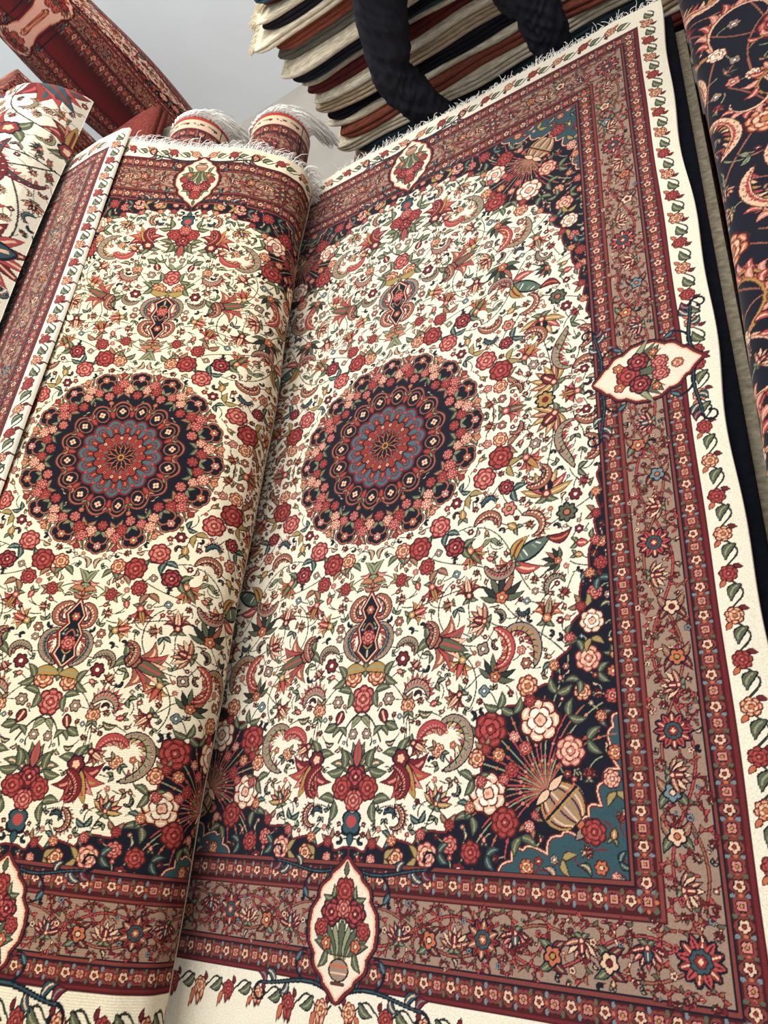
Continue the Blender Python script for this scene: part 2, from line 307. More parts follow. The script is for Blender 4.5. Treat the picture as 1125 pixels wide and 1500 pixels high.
    for i in range(16):
        b=(i+.5)*math.pi/8
        if math.cos(b)<-.3 or math.sin(b)<-.3: continue
        cb,sb=math.cos(b),math.sin(b);a=i*math.pi/8;ca,sa=math.cos(a),math.sin(a)
        D.polar(.135*cb,.135*sb,.0215,MAR,asp=.86,rot=b);D.polar(.135*cb,.135*sb,.0200,RUST,asp=.86,rot=b);D.polar(.135*cb,.135*sb,.0175,NAVY,asp=.86,rot=b)
        D.polar(.137*cb,.137*sb,.0085,PEACH,4,.45,rot=b);D.polar(.137*cb,.137*sb,.0025,RED)
        D.leaf(.118*ca,.118*sa,a,.036,.0060,RED,MAR,ROSE);pair(D,.140*ca,.140*sa,a,.016,(RUST,GRN)[i%2],MAR)
    D.polar(0,0,.114,CRIM,16,.09);D.polar(0,0,.109,(72,98,106),16,.12)
    for i in range(16):
        a=i*math.pi/8
        if math.cos(a)<-.4 or math.sin(a)<-.4: continue
        D.leaf(.058*math.cos(a),.058*math.sin(a),a,.034,.0080,RED,MAR,ORG)
        for g in(-1,1): D.line(curve(.072*math.cos(a),.072*math.sin(a),a+g*.9,.034,-g*1,-g*4),.0017,CRIM)
        b=a+math.pi/16
        D.polar(.095*math.cos(b),.095*math.sin(b),.0062,MAR,4,.3,rot=b);D.polar(.095*math.cos(b),.095*math.sin(b),.0045,ROSE,4,.3,rot=b)
    D.polar(0,0,.074,NAVY,16,.12);D.polar(0,0,.070,RED,16,.16)
    for i in range(16):
        a=i*math.pi/8+.2;D.polar(.057*math.cos(a),.057*math.sin(a),.0060,MAR);D.polar(.057*math.cos(a),.057*math.sin(a),.0045,PEACH if i%2 else ORG,4,.3);D.polar(.057*math.cos(a),.057*math.sin(a),.0018,NAVY)
        D.leaf(.036*math.cos(a),.036*math.sin(a),a,.014,.0025,(80,104,110))
    D.polar(0,0,.043,MAR,12,.2)
    for i in range(12):
        a=i*math.pi/6
        D.leaf(.008*math.cos(a),.008*math.sin(a),a,.032,.0052,NAVY,ORG,ow=.0018)
    D.polar(0,0,.009,GOLD);D.polar(0,0,.005,MAR)
    # --- fillers
    fill(c,CREAM,(0,0,.516,.88),(.031,.026,.022),1500)
    St=[(.03,.56,.3,.2,2,1),(.19,.52,.2,.15,2,2),(.30,.42,1.2,.2,-2,2),(.36,.34,-1,.2,2,-2),(.40,.2,-1.5,.2,1,-3),(.12,.3,.8,.2,-2,2),(.08,.42,.2,.2,-2,3),(.2,.38,2.5,.2,-3,-2),(.25,.27,.2,.2,3,-2)]
    for s in St: c.line(curve(*s),.0012,DKG,under=CREAM)
    fill(c,CREAM,(0,0,.516,.88),(.0175,.0145,.012,.0098),2200)
    fill(c,CREAM,(0,0,.516,.88),(.008,.0065,.0054),2400,.98)
    fill(c,NAVY,(.0,.12,.516,.906),(.014,.011,.009),1500,.95,bloom)
    fill(c,NAVY,(0,.1,.516,.906),(.0075,.0055),1500,.97)
    fill(c,TEAL,(.3,.6,.516,.906),(.012,.008),600,.95,bloom)
    # --- borders
    bi=np.maximum(np.searchsorted(np.array(BX),X),np.searchsorted(np.array(BV),V))
    for k,col in ((1,MAR),(2,TAUPE),(3,MAR),(4,CREAM)): c.a[bi==k]=col
    for k in (0,2):
        bx=(BX[k]+BX[k+1])/2;bv=(BV[k]+BV[k+1])/2;n=int(bv/.024);sp=bv/n;m=int(bx/.024);sq=bx/m
        for (cnt,stp,f) in ((n,sp,lambda u:(bx,u)),(m,sq,lambda u:(u,bv))):
            for i in range(cnt+1):
                x,y=f(i*stp)
                c.polar(x,y,.0135,BRICK,4,.25,rot=0 if i%2 else .78)
                if i%2: rosette(c,x,y,.0088,NAVY,PEACH,RED,5,.3)
                else: rosette(c,x,y,.0080,NAVY,PINK,GOLD,4,.78)
                x,y=f((i+.5)*stp);g=0 if f(0)[0]>0 else 1.57
                for s_ in(-1,1):
                    c.leaf(x+(s_*.006 if g==0 else 0),y+(0 if g==0 else s_*.006),g+(0 if s_>0 else math.pi),.010,.0028,(GRN,LBL)[i%2],None)
                c.polar(x,y,.003,ORG)
    for k,(bx,bv) in enumerate(zip(BX,BV)):
        for w,col in ((.0050,NAVY if k in(0,2) else MAR),(.0026,BRICK if k!=3 else CRIM)):
            c.rect(bx-w,0,bx+w,bv+w,col);c.rect(0,bv-w,bx+w,bv+w,col)
    cx,cv=.599,1.0
    for ph in (0,3.14):
        P=[(cx+.024*math.sin(s*19.5+ph),s) for s in np.arange(0,.94,.010)];c.line(P,.0028,MAR);c.line(P,.0012,(ROSE,RUST)[ph>0])
        P=[(s,cv+.028*math.sin(s*21+ph)) for s in np.arange(0,.61,.010)];c.line(P,.0028,MAR);c.line(P,.0012,(ROSE,RUST)[ph>0])
    for s,r in ((.369,.028),(.69,.028)): bigros(c,cx-.004,s,r,0,RED,ROSE,TEAL)
    bigros(c,.600,.995,.031,.2,RED,ROSE,TEAL);bigros(c,.275,cv,.028,.1,RUST,RED,TEAL)
    for s,cc in ((.235,(LBL,ORG)),(.49,(PEACH,CRIM)),(.575,(ORG,GOLD)),(.84,(PEACH,ORG)),(.165,(ORG,PEACH)),(.78,(LBL,PEACH))):
        x=cx+.014*(1 if int(s*100)%2 else -1);pair(c,x,s,1.57,.030,(GRN,CRIM)[int(s*100)%2],NAVY);pair(c,x,s,-1.57,.030,RUST,NAVY)
        rosette(c,x,s,.0135,NAVY,cc[0],cc[1],5,.4)
    for s,cc in ((.39,(ORG,GOLD)),(.178,(ORG,PEACH)),(.475,(PEACH,CRIM))):
        pair(c,s,cv+.01,0,.030,CRIM,NAVY);pair(c,s,cv+.01,3.14,.030,GRN,NAVY);rosette(c,s,cv+.01,.014,NAVY,cc[0],cc[1],5,.4)
    for s in (.30,.43,.62,.755,.91,.12):
        d=1 if int(s*100)%2 else -1
        palmette(c,cx-.012*d,s,0 if d>0 else math.pi,.028,((CRIM,ROSE,TEAL),(RUST,PEACH,CRIM))[int(s*50)%2])
    for s in (.12,.225,.33,.435,.53):
        d=1 if int(s*100)%2 else -1
        palmette(c,s,cv-.014*d,1.57*d,.028,((CRIM,ROSE,TEAL),(RUST,PEACH,CRIM))[int(s*50)%2])
    fill(c,TAUPE,(0,0,.642,1.05),(.0155,.0125,.010,.008),3400,.72,scroll)
    fill(c,TAUPE,(0,0,.642,1.05),(.0065,.005,.004),3400,.95)
    def ospr(x,y,a,i):
        f=lambda u,v:(x+u*math.cos(a)-v*math.sin(a),y+u*math.sin(a)+v*math.cos(a))
        c.line([f(t*.0715-.036,.012*math.sin(t*6.28)) for t in np.linspace(0,1,14)],.0017,DKG)
        p=f(-.016,.006);rose(c,p[0],p[1],.0140,(1,3)[i%2],i);q=f(.004,-.009)
        c.leaf(q[0],q[1],a+.55,.031,.0065,GRN,NAVY,LGRN,bend=.006);q=f(-.004,.012);c.leaf(q[0],q[1],a+.7,.014,.0034,ORG,MAR,ow=.0016)
        q=f(-.030,-.004);c.leaf(q[0],q[1],a-1.2,.013,.0034,CRIM,NAVY,ow=.0016)
    for i in range(16): ospr(.712,.032+i*.0715,math.pi/2,i)
    for i in range(9): ospr(.045+i*.0735,1.124,0,i+1)
    # --- cartouches
    tw=[0,.22,.34,.40,.46,.56,.64,.70,.76,.86,.94,1.0];th=[1,.96,.82,.75,.77,.72,.56,.44,.42,.20,.08,0]
    def cart(f,hl,hw,sp=1.5):
        N=80
        def sh(k,e):
            out=[]
            for sgn in(1,-1):
                for i in range(N+1):
                    t=i/N if sgn>0 else 1-i/N
                    w=-1+2*t;h=float(np.interp(abs(w),tw,th))
                    out.append(f(sgn*(h*hw*k+(e if 0<t<1 else 0)),w*hl*k))
            return out
        for s in(-1,1):
            for kk in(1,-1):
                P0=f(0,-kk*hl*.95)
                A=f(0,0);Bu=f(s,0);Bw=f(0,kk)
                aa=math.atan2(Bu[1]-A[1],Bu[0]-A[0]);t=math.atan2(Bw[1]-A[1],Bw[0]-A[0])
                g=1 if math.sin(t-aa)>0 else -1
                Qc=curve(P0[0],P0[1],aa+g*.75,hl*sp,-g*2.6,g*1.2,24)
                h=math.atan2(Qc[-1][1]-Qc[-2][1],Qc[-1][0]-Qc[-2][0])
                Q2=curve(Qc[-1][0],Qc[-1][1],h,hl*.55,-g*3.5,-g*7,16)
                h3=math.atan2(Qc[11][1]-Qc[10][1],Qc[11][0]-Qc[10][0])
                Q3=curve(Qc[11][0],Qc[11][1],h3+g*.5,hl*.65,g*1.5,g*6,16)
                for i,sg,L in ((6,1,.026),(16,-1,.024),(20,1,.030),(23,1,.024)):
                    h=math.atan2(Qc[i][1]-Qc[i-1][1],Qc[i][0]-Qc[i-1][0])
                    c.leaf(Qc[i][0],Qc[i][1],h+sg*g*.75,L,.0060,(TEAL,CRIM)[i%2],NAVY,LBL if i%2 else PEACH,bend=sg*g*.006)
                c.line(Qc,[.0044-.002*abs(i/24-.3) for i in range(25)],NAVY);c.line(Q2,[.0030-.0012*i/16 for i in range(17)],NAVY);c.line(Q3,[.0028-.0012*i/16 for i in range(17)],NAVY);c.line(Qc,.0010,TEAL);c.polar(Q2[-1][0],Q2[-1][1],.0040,NAVY);c.polar(Q3[-1][0],Q3[-1][1],.0036,CRIM)
                e=Q3[8];c.leaf(e[0],e[1],h3+g*2.2,.020,.0045,TEAL,NAVY,LBL)
        c.poly(sh(1,.0070),NAVY);c.poly(sh(1,.003),CRIM);c.poly(sh(.95,.001),PEACH);c.poly(sh(.92,-.0005),(234,214,190))
    fe=lambda u,w:(u,1.008+w)
    cart(fe,.116,.074)
    for i in range(6): c.line([(0,1.075),(.0+i*.010,.965+i*.004)],.0016,(LGRN,GRN,GOLD)[i%3])
    for i in range(5): c.leaf(.002+i*.004,1.05,-1.57+.22*i,.055,.005,(GRN,LGRN)[i%2],DKG)
    pair(c,.03,1.045,.3,.030,GRN);rose(c,0,.950,.022,1);rose(c,.026,.985,.022,4);rose(c,0,.978,.016,0);rose(c,.046,1.010,.014,1);rosette(c,.032,1.034,.011,MAR,ORG,PEACH,5);pair(c,.026,.962,-.9,.020)
    c.leaf(0,.925,-1.57,.022,.004,GRN,DKG)
    c.polar(0,1.072,.022,NAVY,asp=.8);c.polar(0,1.072,.019,TAUPE,asp=.8);c.line([(0,1.066),(.018,1.066)],.002,ORG);c.line([(0,1.077),(.016,1.077)],.0015,PEACH);c.line([(0,1.092),(.012,1.092)],.003,BRN)
    fs=lambda u,w:(.612+w,u)
    cart(fs,.108,.070,1.25)
    for i in range(5): c.leaf(.585,.004+i*.004,0-.0+.25*i,.07,.0055,(GRN,LGRN,GOLD)[i%3],DKG)
    pair(c,.63,.03,.4,.028,GRN);rose(c,.578,0,.023,1);rose(c,.60,.028,.021,4);rose(c,.640,.014,.016,0);rosette(c,.56,.024,.011,MAR,ORG,PEACH,5);rose(c,.672,0,.011,3);rosette(c,.63,.042,.009,MAR,ORG,PEACH,5)
    return c
MD=main_design();PXM=MD.px
Q=MD.a
FULL=np.concatenate([np.concatenate([Q[::-1,::-1],Q[::-1]],1),np.concatenate([Q[:,::-1],Q],1)],0)

# ------------------------------------------------------------------ other rug designs
def floral(w,h,px,bg,n,sz,kinds,fr):
    c=Cv(0,0,w,h,px,bg)
    for i in range(n):
        x=rnd.uniform(0,w);y=rnd.uniform(0,h);a=rnd.uniform(0,6.28);s=sz*rnd.uniform(.75,1.2)
        if not c.free(min(max(x,s*.5),w-s*.5),min(max(y,s*.5),h-s*.5),s*.42,bg,.93): continue
        k=kinds[rnd.randrange(len(kinds))]
        c.line(curve(x,y,a+2,s*3,rnd.uniform(-4,4),rnd.uniform(-4,4)),.003 if bg!=NAVY else .0016,DKG if bg!=NAVY else RUST,under=bg)
        if k=='l': lily(c,x-s*.3*math.cos(a),y-s*.3*math.sin(a),a,s*.9,((CRIM,RED,ROSE,TEAL),(RED,CRIM,PINK,GOLD))[i%2])
        elif k=='f': feather(c,x-s*.4*math.cos(a),y-s*.4*math.sin(a),a,s*2.2,2,5,s*.10,(MAR,PEACH,ROSE,GOLD) if bg==NAVY else (NAVY,CRIM,TEAL,PINK),-1)
        elif k=='r': rose(c,x,y,s*.36,rnd.randrange(6) if bg==NAVY else rnd.choice((1,0,4)),a)
        elif k=='p': palmette(c,x,y,a,s*.75,(ROSE,CRIM,TEAL))
        elif k=='s':
            for d in (-1,1):
                P=curve(x,y,a+d*.4,s*2.6,d*2,d*7,22);c.line(P,[.0092*math.sin(math.pi*min(1,.15+j/26)) for j in range(23)],MAR);c.line(P,[.0074*math.sin(math.pi*min(1,.15+j/26)) for j in range(23)],(PEACH,GOLD)[d>0]);c.line(P,[.0028*math.sin(math.pi*min(1,.15+j/26)) for j in range(23)],ORG)
                for j in range(3,20,2):
                    hh=math.atan2(P[j][1]-P[j-1][1],P[j][0]-P[j-1][0]);c.leaf(P[j][0],P[j][1],hh-d*.8,s*.32,s*.07,(ORG,PINK,PEACH,ROSE)[j%4],MAR,PEACH,bend=d*.008)
            rose(c,x,y,s*.18,5,a)
    fill(c,bg,(0,0,w,h),fr,2200,.95)
    return c.a
A_WHITE=floral(1.0,1.7,.0025,CREAM,900,.20,'lplrf',(.034,.026,.019,.014))
A_NAVY=floral(1.2,2.9,.0022,NAVY,3000,.105,'ssfsrslf',(.022,.016,.010))
ix=lambda v:int((RW+v)/PXM);iy=lambda v:int((RL+v)/PXM)
STR=FULL[:,ix(.516):ix(.679)]
A_BORD=np.concatenate([STR,STR[::-1,::-1],STR],1)
WB=FULL[:,ix(.36):ix(.679)]
TB=np.concatenate([WB,WB[:,::-1],STR,WB,STR],1)
TB=(TB*np.array([.95,.78,.76])).astype(np.uint8)[::2,::2]

# ------------------------------------------------------------------ materials
def mat_knots(name,bump=.25,rib=False,tint=None):
    m=bpy.data.materials.new(name);m.use_nodes=True;nt=m.node_tree;N=nt.nodes;Lk=nt.links;b=N['Principled BSDF']
    at=N.new('ShaderNodeAttribute');at.attribute_name='knots'
    tc=N.new('ShaderNodeTexCoord');no=N.new('ShaderNodeTexNoise');no.inputs['Scale'].default_value=420;no.inputs['Detail'].default_value=2
    Lk.new(tc.outputs['Object'],no.inputs['Vector'])
    mr=N.new('ShaderNodeMapRange');mr.inputs['To Min'].default_value=.80;mr.inputs['To Max'].default_value=1.12;mr.inputs['From Min'].default_value=.25;mr.inputs['From Max'].default_value=.75
    Lk.new(no.outputs['Fac'],mr.inputs['Value'])
    n2=N.new('ShaderNodeTexNoise');n2.inputs['Scale'].default_value=9;Lk.new(tc.outputs['Object'],n2.inputs['Vector'])
    mr2=N.new('ShaderNodeMapRange');mr2.inputs['To Min'].default_value=.92;mr2.inputs['To Max'].default_value=1.05;Lk.new(n2.outputs['Fac'],mr2.inputs['Value'])
    mu=N.new('ShaderNodeMath');mu.operation='MULTIPLY';Lk.new(mr.outputs[0],mu.inputs[0]);Lk.new(mr2.outputs[0],mu.inputs[1])
    h=N.new('ShaderNodeHueSaturation');Lk.new(at.outputs['Color'],h.inputs['Color']);Lk.new(mu.outputs[0],h.inputs['Value'])
    src=h.outputs[0]
    if tint:
        mx=N.new('ShaderNodeMix');mx.data_type='RGBA';mx.blend_type='MULTIPLY';mx.inputs[0].default_value=1;mx.inputs[7].default_value=(*tint,1);Lk.new(src,mx.inputs[6]);src=mx.outputs[2]
    Lk.new(src,b.inputs['Base Color']);b.inputs['Roughness'].default_value=.95;b.inputs['Specular IOR Level'].default_value=.10
    b.inputs['Sheen Weight'].default_value=.0 if rib else .12
    bp=N.new('ShaderNodeBump');bp.inputs['Strength'].default_value=bump;bp.inputs['Distance'].default_value=.002
    if rib:
        w=N.new('ShaderNodeTexWave');w.bands_direction='Y';w.inputs['Scale'].default_value=70;w.inputs['Distortion'].default_value=.4
        Lk.new(tc.outputs['Object'],w.inputs['Vector']);Lk.new(w.outputs['Fac'],bp.inputs['Height'])
    else: Lk.new(no.outputs['Fac'],bp.inputs['Height'])
    Lk.new(bp.outputs[0],b.inputs['Normal'])
    return m
M_PILE=mat_knots('knotted_wool_pile');M_BACK=mat_knots('knotted_wool_back',.3,True,(.99,.94,.84))
def lin(c): return tuple((x/255)**2.2 for x in c)
def mat_plain(name,col,rough=.9,scale=60,var=.25,stretch=(1,1,1),bump=.2,spec=.15):
    m=bpy.data.materials.new(name);m.use_nodes=True;nt=m.node_tree;N=nt.nodes;Lk=nt.links;b=N['Principled BSDF']
    tc=N.new('ShaderNodeTexCoord');mp=N.new('ShaderNodeMapping');mp.inputs['Scale'].default_value=stretch
    Lk.new(tc.outputs['Object'],mp.inputs[0]);no=N.new('ShaderNodeTexNoise');no.inputs['Scale'].default_value=scale;no.inputs['Detail'].default_value=3
    Lk.new(mp.outputs[0],no.inputs['Vector']);r=N.new('ShaderNodeValToRGB');l=lin(col)
    r.color_ramp.elements[0].position=.3;r.color_ramp.elements[1].position=.7
    r.color_ramp.elements[0].color=(*[x*(1-var) for x in l],1);r.color_ramp.elements[1].color=(*[min(1,x*(1+var)) for x in l],1)
    Lk.new(no.outputs['Fac'],r.inputs[0]);Lk.new(r.outputs[0],b.inputs['Base Color'])
    b.inputs['Roughness'].default_value=rough;b.inputs['Specular IOR Level'].default_value=spec
    bp=N.new('ShaderNodeBump');bp.inputs['Strength'].default_value=bump;bp.inputs['Distance'].default_value=.003;Lk.new(no.outputs['Fac'],bp.inputs['Height']);Lk.new(bp.outputs[0],b.inputs['Normal'])
    return m
M_FR=mat_plain('cotton_fringe',(240,236,228),.9,200,.08)
M_FRC=mat_plain('cream_cotton_fringe',(226,212,180),.9,200,.12)

# ------------------------------------------------------------------ mesh helpers
def mesh_np(name,co,quads,mat,cols=None,smooth=True):
    me=bpy.data.meshes.new(name);nv=len(co);nf=len(quads);k=quads.shape[1]
    me.vertices.add(nv);me.vertices.foreach_set('co',np.ascontiguousarray(co,np.float32).ravel())
    me.loops.add(nf*k);me.loops.foreach_set('vertex_index',np.ascontiguousarray(quads,np.int32).ravel())
    me.polygons.add(nf);me.polygons.foreach_set('loop_start',np.arange(nf,dtype=np.int32)*k)
    try: me.polygons.foreach_set('loop_total',np.full(nf,k,np.int32))
    except Exception: pass
    if smooth: me.polygons.foreach_set('use_smooth',np.ones(nf,bool))
    me.update(calc_edges=True)
    if cols is not None:
        at=me.color_attributes.new('knots','BYTE_COLOR','POINT')
        rgba=np.ones((nv,4),np.float32);rgba[:,:3]=cols/255.0;at.data.foreach_set('color_srgb',rgba.ravel())
    me.materials.append(mat)
    return me
def obj(name,me,label=None,cat=None,parent=None,**kw):
    o=bpy.data.objects.new(name,me);COL.objects.link(o)
    if label:o['label']=label
    if cat:o['category']=cat
    for k,v in kw.items():o[k]=v
    if parent:o.parent=parent
    return o
def gridq(H,W,off=0):
    i=np.arange(H*W).reshape(H,W);return np.stack([i[:-1,:-1],i[:-1,1:],i[1:,1:],i[1:,:-1]],-1).reshape(-1,4)+off
def sheet(name,arr,pos,th,mat,edge=None):
    H,W=arr.shape[:2];U,V=np.meshgrid((np.arange(W)+.5)/W,(np.arange(H)+.5)/H)
    x,y,z=pos(U,V);P=np.stack([x,y,z],-1);P=np.pad(P,((1,1),(1,1),(0,0)),'edge');C=np.pad(arr,((1,1),(1,1),(0,0)),'edge')
    if th:
        P[0,:,2]-=th;P[-1,:,2]-=th;P[1:-1,0,2]-=th;P[1:-1,-1,2]-=th
        if edge is not None:
            C=C.copy();C[0]=edge;C[-1]=edge;C[:,0]=edge;C[:,-1]=edge
    return mesh_np(name,P.reshape(-1,3),gridq(H+2,W+2),mat,C.reshape(-1,3))
def strands(name,bases,mat,rad=.0011,seed=1,droop=1.0,nseg=6,floorz=-9,wig=.12,cur=.25):
    r=np.random.RandomState(seed);co=[];qs=[];o=0
    for (x,y,z,dx,dy,dz,L) in bases:
        p=np.array([x,y,z]);d=np.array([dx,dy,dz],float);d/=np.linalg.norm(d)+1e-9;h=L/nseg;curl=r.normal(0,cur,3)
        pts=[]
        for k in range(nseg+1):
            pts.append(p.copy());p=p+d*h;d=d+curl*.35+r.normal(0,wig,3);d[2]-=.22*droop;d/=np.linalg.norm(d)
            if p[2]<floorz:p[2]=floorz+.001;d[2]=abs(d[2])*.1
        for k,pt in enumerate(pts):
            t=(pts[min(k+1,nseg)]-pts[max(k-1,0)]);t/=np.linalg.norm(t)+1e-9
            a=np.cross(t,[.3,.2,.93]);a/=np.linalg.norm(a)+1e-9;b=np.cross(t,a);rr=rad*(1-.35*k/nseg)
            for q in range(3): co.append(pt+rr*(a*math.cos(q*2.094)+b*math.sin(q*2.094)))
        for k in range(nseg):
            for q in range(3): qs.append((o+k*3+q,o+k*3+(q+1)%3,o+k*3+3+(q+1)%3,o+k*3+3+q))
        o+=3*(nseg+1)
    return mesh_np(name,np.array(co),np.array(qs),mat)
def slab(name,x0,x1,y0,y1,z0,z1,mat,seed=0,nx=40,folds=2,wob=.004,endk=(.55,.82,.95),rnd_end=0):
    r=np.random.RandomState(seed);prof=[];h=(z1-z0);n=6
    hh=h/folds
    for side in (0,1):
        seq=range(folds) if side==0 else range(folds-1,-1,-1)
        for f in seq:
            for i in range(n+1):
                t=i/n*math.pi
                if side==0: prof.append((y0+hh*.5-math.sin(t)*hh*.5, z0+f*hh+hh*.5-math.cos(t)*hh*.5))
                else: prof.append((y1-hh*.5+math.sin(t)*hh*.5, z0+f*hh+hh*.5+math.cos(t)*hh*.5))
    prof=np.array(prof);m=len(prof);ph=r.uniform(0,6.28,6)
    xs=np.linspace(x0,x1,nx);co=[]
    for i,x in enumerate(xs):
        e=min(i,nx-1-i);k=endk[e] if e<len(endk) else 1
        oy=wob*(math.sin(x*5+ph[0])+.6*math.sin(x*11+ph[1])+.4*math.sin(x*23+ph[3]))+rnd_end*math.exp(-(x-x0)/.045)
        zz=(prof[:,1]-(z0+z1)/2)*k+(z0+z1)/2
        co.append(np.stack([np.full(m,x),prof[:,0]+oy*(prof[:,0]<(y0+y1)/2),zz],-1))
    co=np.array(co).reshape(-1,3)
    i=np.arange(nx*m).reshape(nx,m);a=i[:-1];b=i[1:]
    q=np.stack([a,np.roll(a,-1,1),np.roll(b,-1,1),b],-1).reshape(-1,4)
    c0=co[:m].mean(0);c1=co[-m:].mean(0);co=np.vstack([co,c0,c1]);k0=nx*m
    cap=[(i[0,(j+1)%m],i[0,j],k0) for j in range(m)]+[(i[-1,j],i[-1,(j+1)%m],k0+1) for j in range(m)]
    me=bpy.data.meshes.new(name);faces=[tuple(f) for f in q.tolist()]+[tuple(int(v) for v in f) for f in cap]
    me.from_pydata(co.tolist(),[],faces);me.polygons.foreach_set('use_smooth',[True]*len(faces));me.materials.append(mat);me.update()
    return me

# ------------------------------------------------------------------ MAIN RUG
def mpos(U,V):
    x=(U*2-1)*RW;y=(V*2-1)*RL
    z=.0015*np.sin(x*6+1)*np.sin(y*4.5+.5)+.0010*np.sin(y*13+x*5)
    ed=np.clip((np.abs(x)-.66)/.085,0,1)
    x=x+ed*np.sign(x)*(.004*np.sin(y*7)+.003*np.sin(y*17+1));y=y+np.clip((np.abs(y)-1.09)/.075,0,1)*.004*np.sin(x*23)
    y=np.where(y<-1.14,-1.14+(y+1.14)*3,y)
    return x,y,z-.003*ed**2
main=obj('persian_rug',sheet('persian_rug',FULL,mpos,.012,M_PILE,CREAM),'cream Persian rug with dark floral medallion lying flat on pile','rug')
r=np.random.RandomState(3);bs=[]
for i in range(560):
    x=-.30+i*(RW+.30)/560+r.normal(0,.004);cl=math.sin(i*.45)
    bs.append((x,RL-.004,-.002,.5*cl+r.normal(0,.4),1,.25+r.normal(0,.35),.018+.020*r.rand()))
obj('fringe',strands('fringe',bs,M_FR,.0012,5,1.1,wig=.3),parent=main)

# ------------------------------------------------------------------ FOLDED-BACK RUG resting on rolls
PS=np.array([-.34,-.262,0,.07,.15,.262,.32,.38,.44])
PXx=np.array([-.990,-.935,-.605,-.532,-.450,-.350,-.322,-.340,-.388])
PZ=np.array([.385,.378,.290,.272,.242,.175,.118,.055,.018])
from_s=np.linspace(-.34,.44,200)
def smooth(v):
    a=np.interp(from_s,PS,v)
    k=np.ones(9)/9;p=np.pad(a,4,'edge');return np.convolve(p,k,'valid')
SX,SZ=smooth(PXx),smooth(PZ)
FL=FULL[:,ix(-.34):ix(.44)]
def fpos(U,V):
    s=-.34+U*.78;y=(V*2-1)*RL
    y=np.where(y<-1.09,-1.09+(y+1.09)*1.5,y)
    x=np.interp(s,from_s,SX);z=np.interp(s,from_s,SZ)
    off=np.interp(s,[-.34,-.262,0,.262,.44],[.175,.15,-.015,-.09,-.12])
    k=(y+RL)/(2*RL)
    z=z+.003*np.sin(y*7+s*6)+.002*np.sin(y*15)*np.clip(s*3,0,1)
    x=x+.006*np.sin(y*4+1)*np.clip(s*4,0,1)
    return x,y+off*k-.045*(1-k),z
flap=obj('folded_back_rug',sheet('folded_back_rug',FL,fpos,.008,M_BACK,CREAM),'matching cream medallion rug folded back showing its ribbed reverse','rug')
bs=[]
for i in range(640):
    u=i/640;xx,yy,zz=fpos(np.array([[u]]),np.array([[1.]]));cl=math.sin(i*.4)
    bs.append((float(xx),float(yy)-.003,float(zz)-.004,.5*cl+r.normal(0,.3),1,.0+r.normal(0,.3),.03+.04*r.rand()))
obj('fringe',strands('fringe',bs,M_FR,.0014,6,1.8,wig=.2),parent=flap)

def roll(x,z,rad,y0,y1,seed,label,spill=0,lim=-2):
    H=620;W=330
    src=A_BORD;rr=np.linspace(0,src.shape[0]-1,H).astype(int)
    a=src[rr][:, np.linspace(0,src.shape[1]-1,W).astype(int)].copy()
    a=(a*np.array([.98,.86,.82])).astype(np.uint8);a[-12:-8]=(214,196,160);a[-8:-1]=(178,52,40)
    def pos(U,V):
        t=U*2*math.pi;k=np.clip(np.minimum(V,1-V)/.006,0,1)**.5
        rd=rad*k*(1+.015*np.sin(t+seed))
        return x+rd*np.cos(t)+.0*V,y0+(y1-y0)*V,z+rd*np.sin(t)
    o=obj('rolled_rug',sheet('rolled_rug',a,pos,0,M_PILE),label,'rug',group='rolled rugs under the folded rug')
    bs=[];q=np.random.RandomState(seed)
    for i in range(1700):
        t0=q.randint(0,46)/46*6.283;t=t0+q.normal(0,.022);rr_=rad*q.uniform(.92,1.0)
        if math.sin(t)<-.5 or math.cos(t)<lim: continue
        cc=math.sin(t0*7.3)*.25+spill*(.5+.5*math.sin(t0*5))
        bs.append((x+rr_*math.cos(t),y1-.008,z+rr_*math.sin(t),1.0*math.cos(t)+cc+q.normal(0,.07),.40+.2*math.sin(t0*11)+q.normal(0,.07),.05*max(0,math.sin(t))+q.normal(0,.07),.06+.08*q.rand()))
    obj('fringe',strands('fringe',bs,M_FR,.0018,seed,3.2,nseg=7,wig=.08,cur=.2),parent=o)
    return o
roll(-.478,.112,.100,-1.10,1.34,2,'fat rolled red patterned rug with white fringe under folded rug',.9)
roll(-.797,.203,.108,-1.10,1.43,4,'fat rolled red patterned rug lying on folded rug, white fringe',.7,-.55)

# ------------------------------------------------------------------ PILE UNDER MAIN RUG
FC=[(24,26,34),(206,194,168),(90,30,32),(30,34,46),(170,140,110),(60,80,88),(150,60,50),(200,190,170)]
fm={}
def fmat(c):
    if c not in fm: fm[c]=mat_plain('wool_back_%d'%len(fm),c,.95,26,.35,(1.2,4,14),.5)
    return fm[c]
zt=-.018
for i in range(8):
    h=.054;ex=[.765,.785,.778,.77,.78,.772,.78,.775][i]
    me=slab('folded_rug',-.77,ex,-1.24,1.13,zt-h+.001,zt-.001,fmat(FC[i]),i,30,2,wob=.003)
    obj('folded_rug',me,('black' if i==0 else 'beige' if i==1 else 'dark')+' folded wool rug in the pile beneath the medallion rug','rug',group='folded rugs in the central pile')
    zt-=h
me=slab('folded_rug',-.925,-.64,-1.12,1.33,.012,.088,fmat(FC[4]),77,20,2,wob=.002)
obj('folded_rug',me,'tan folded wool rug supporting a fat rolled rug','rug')

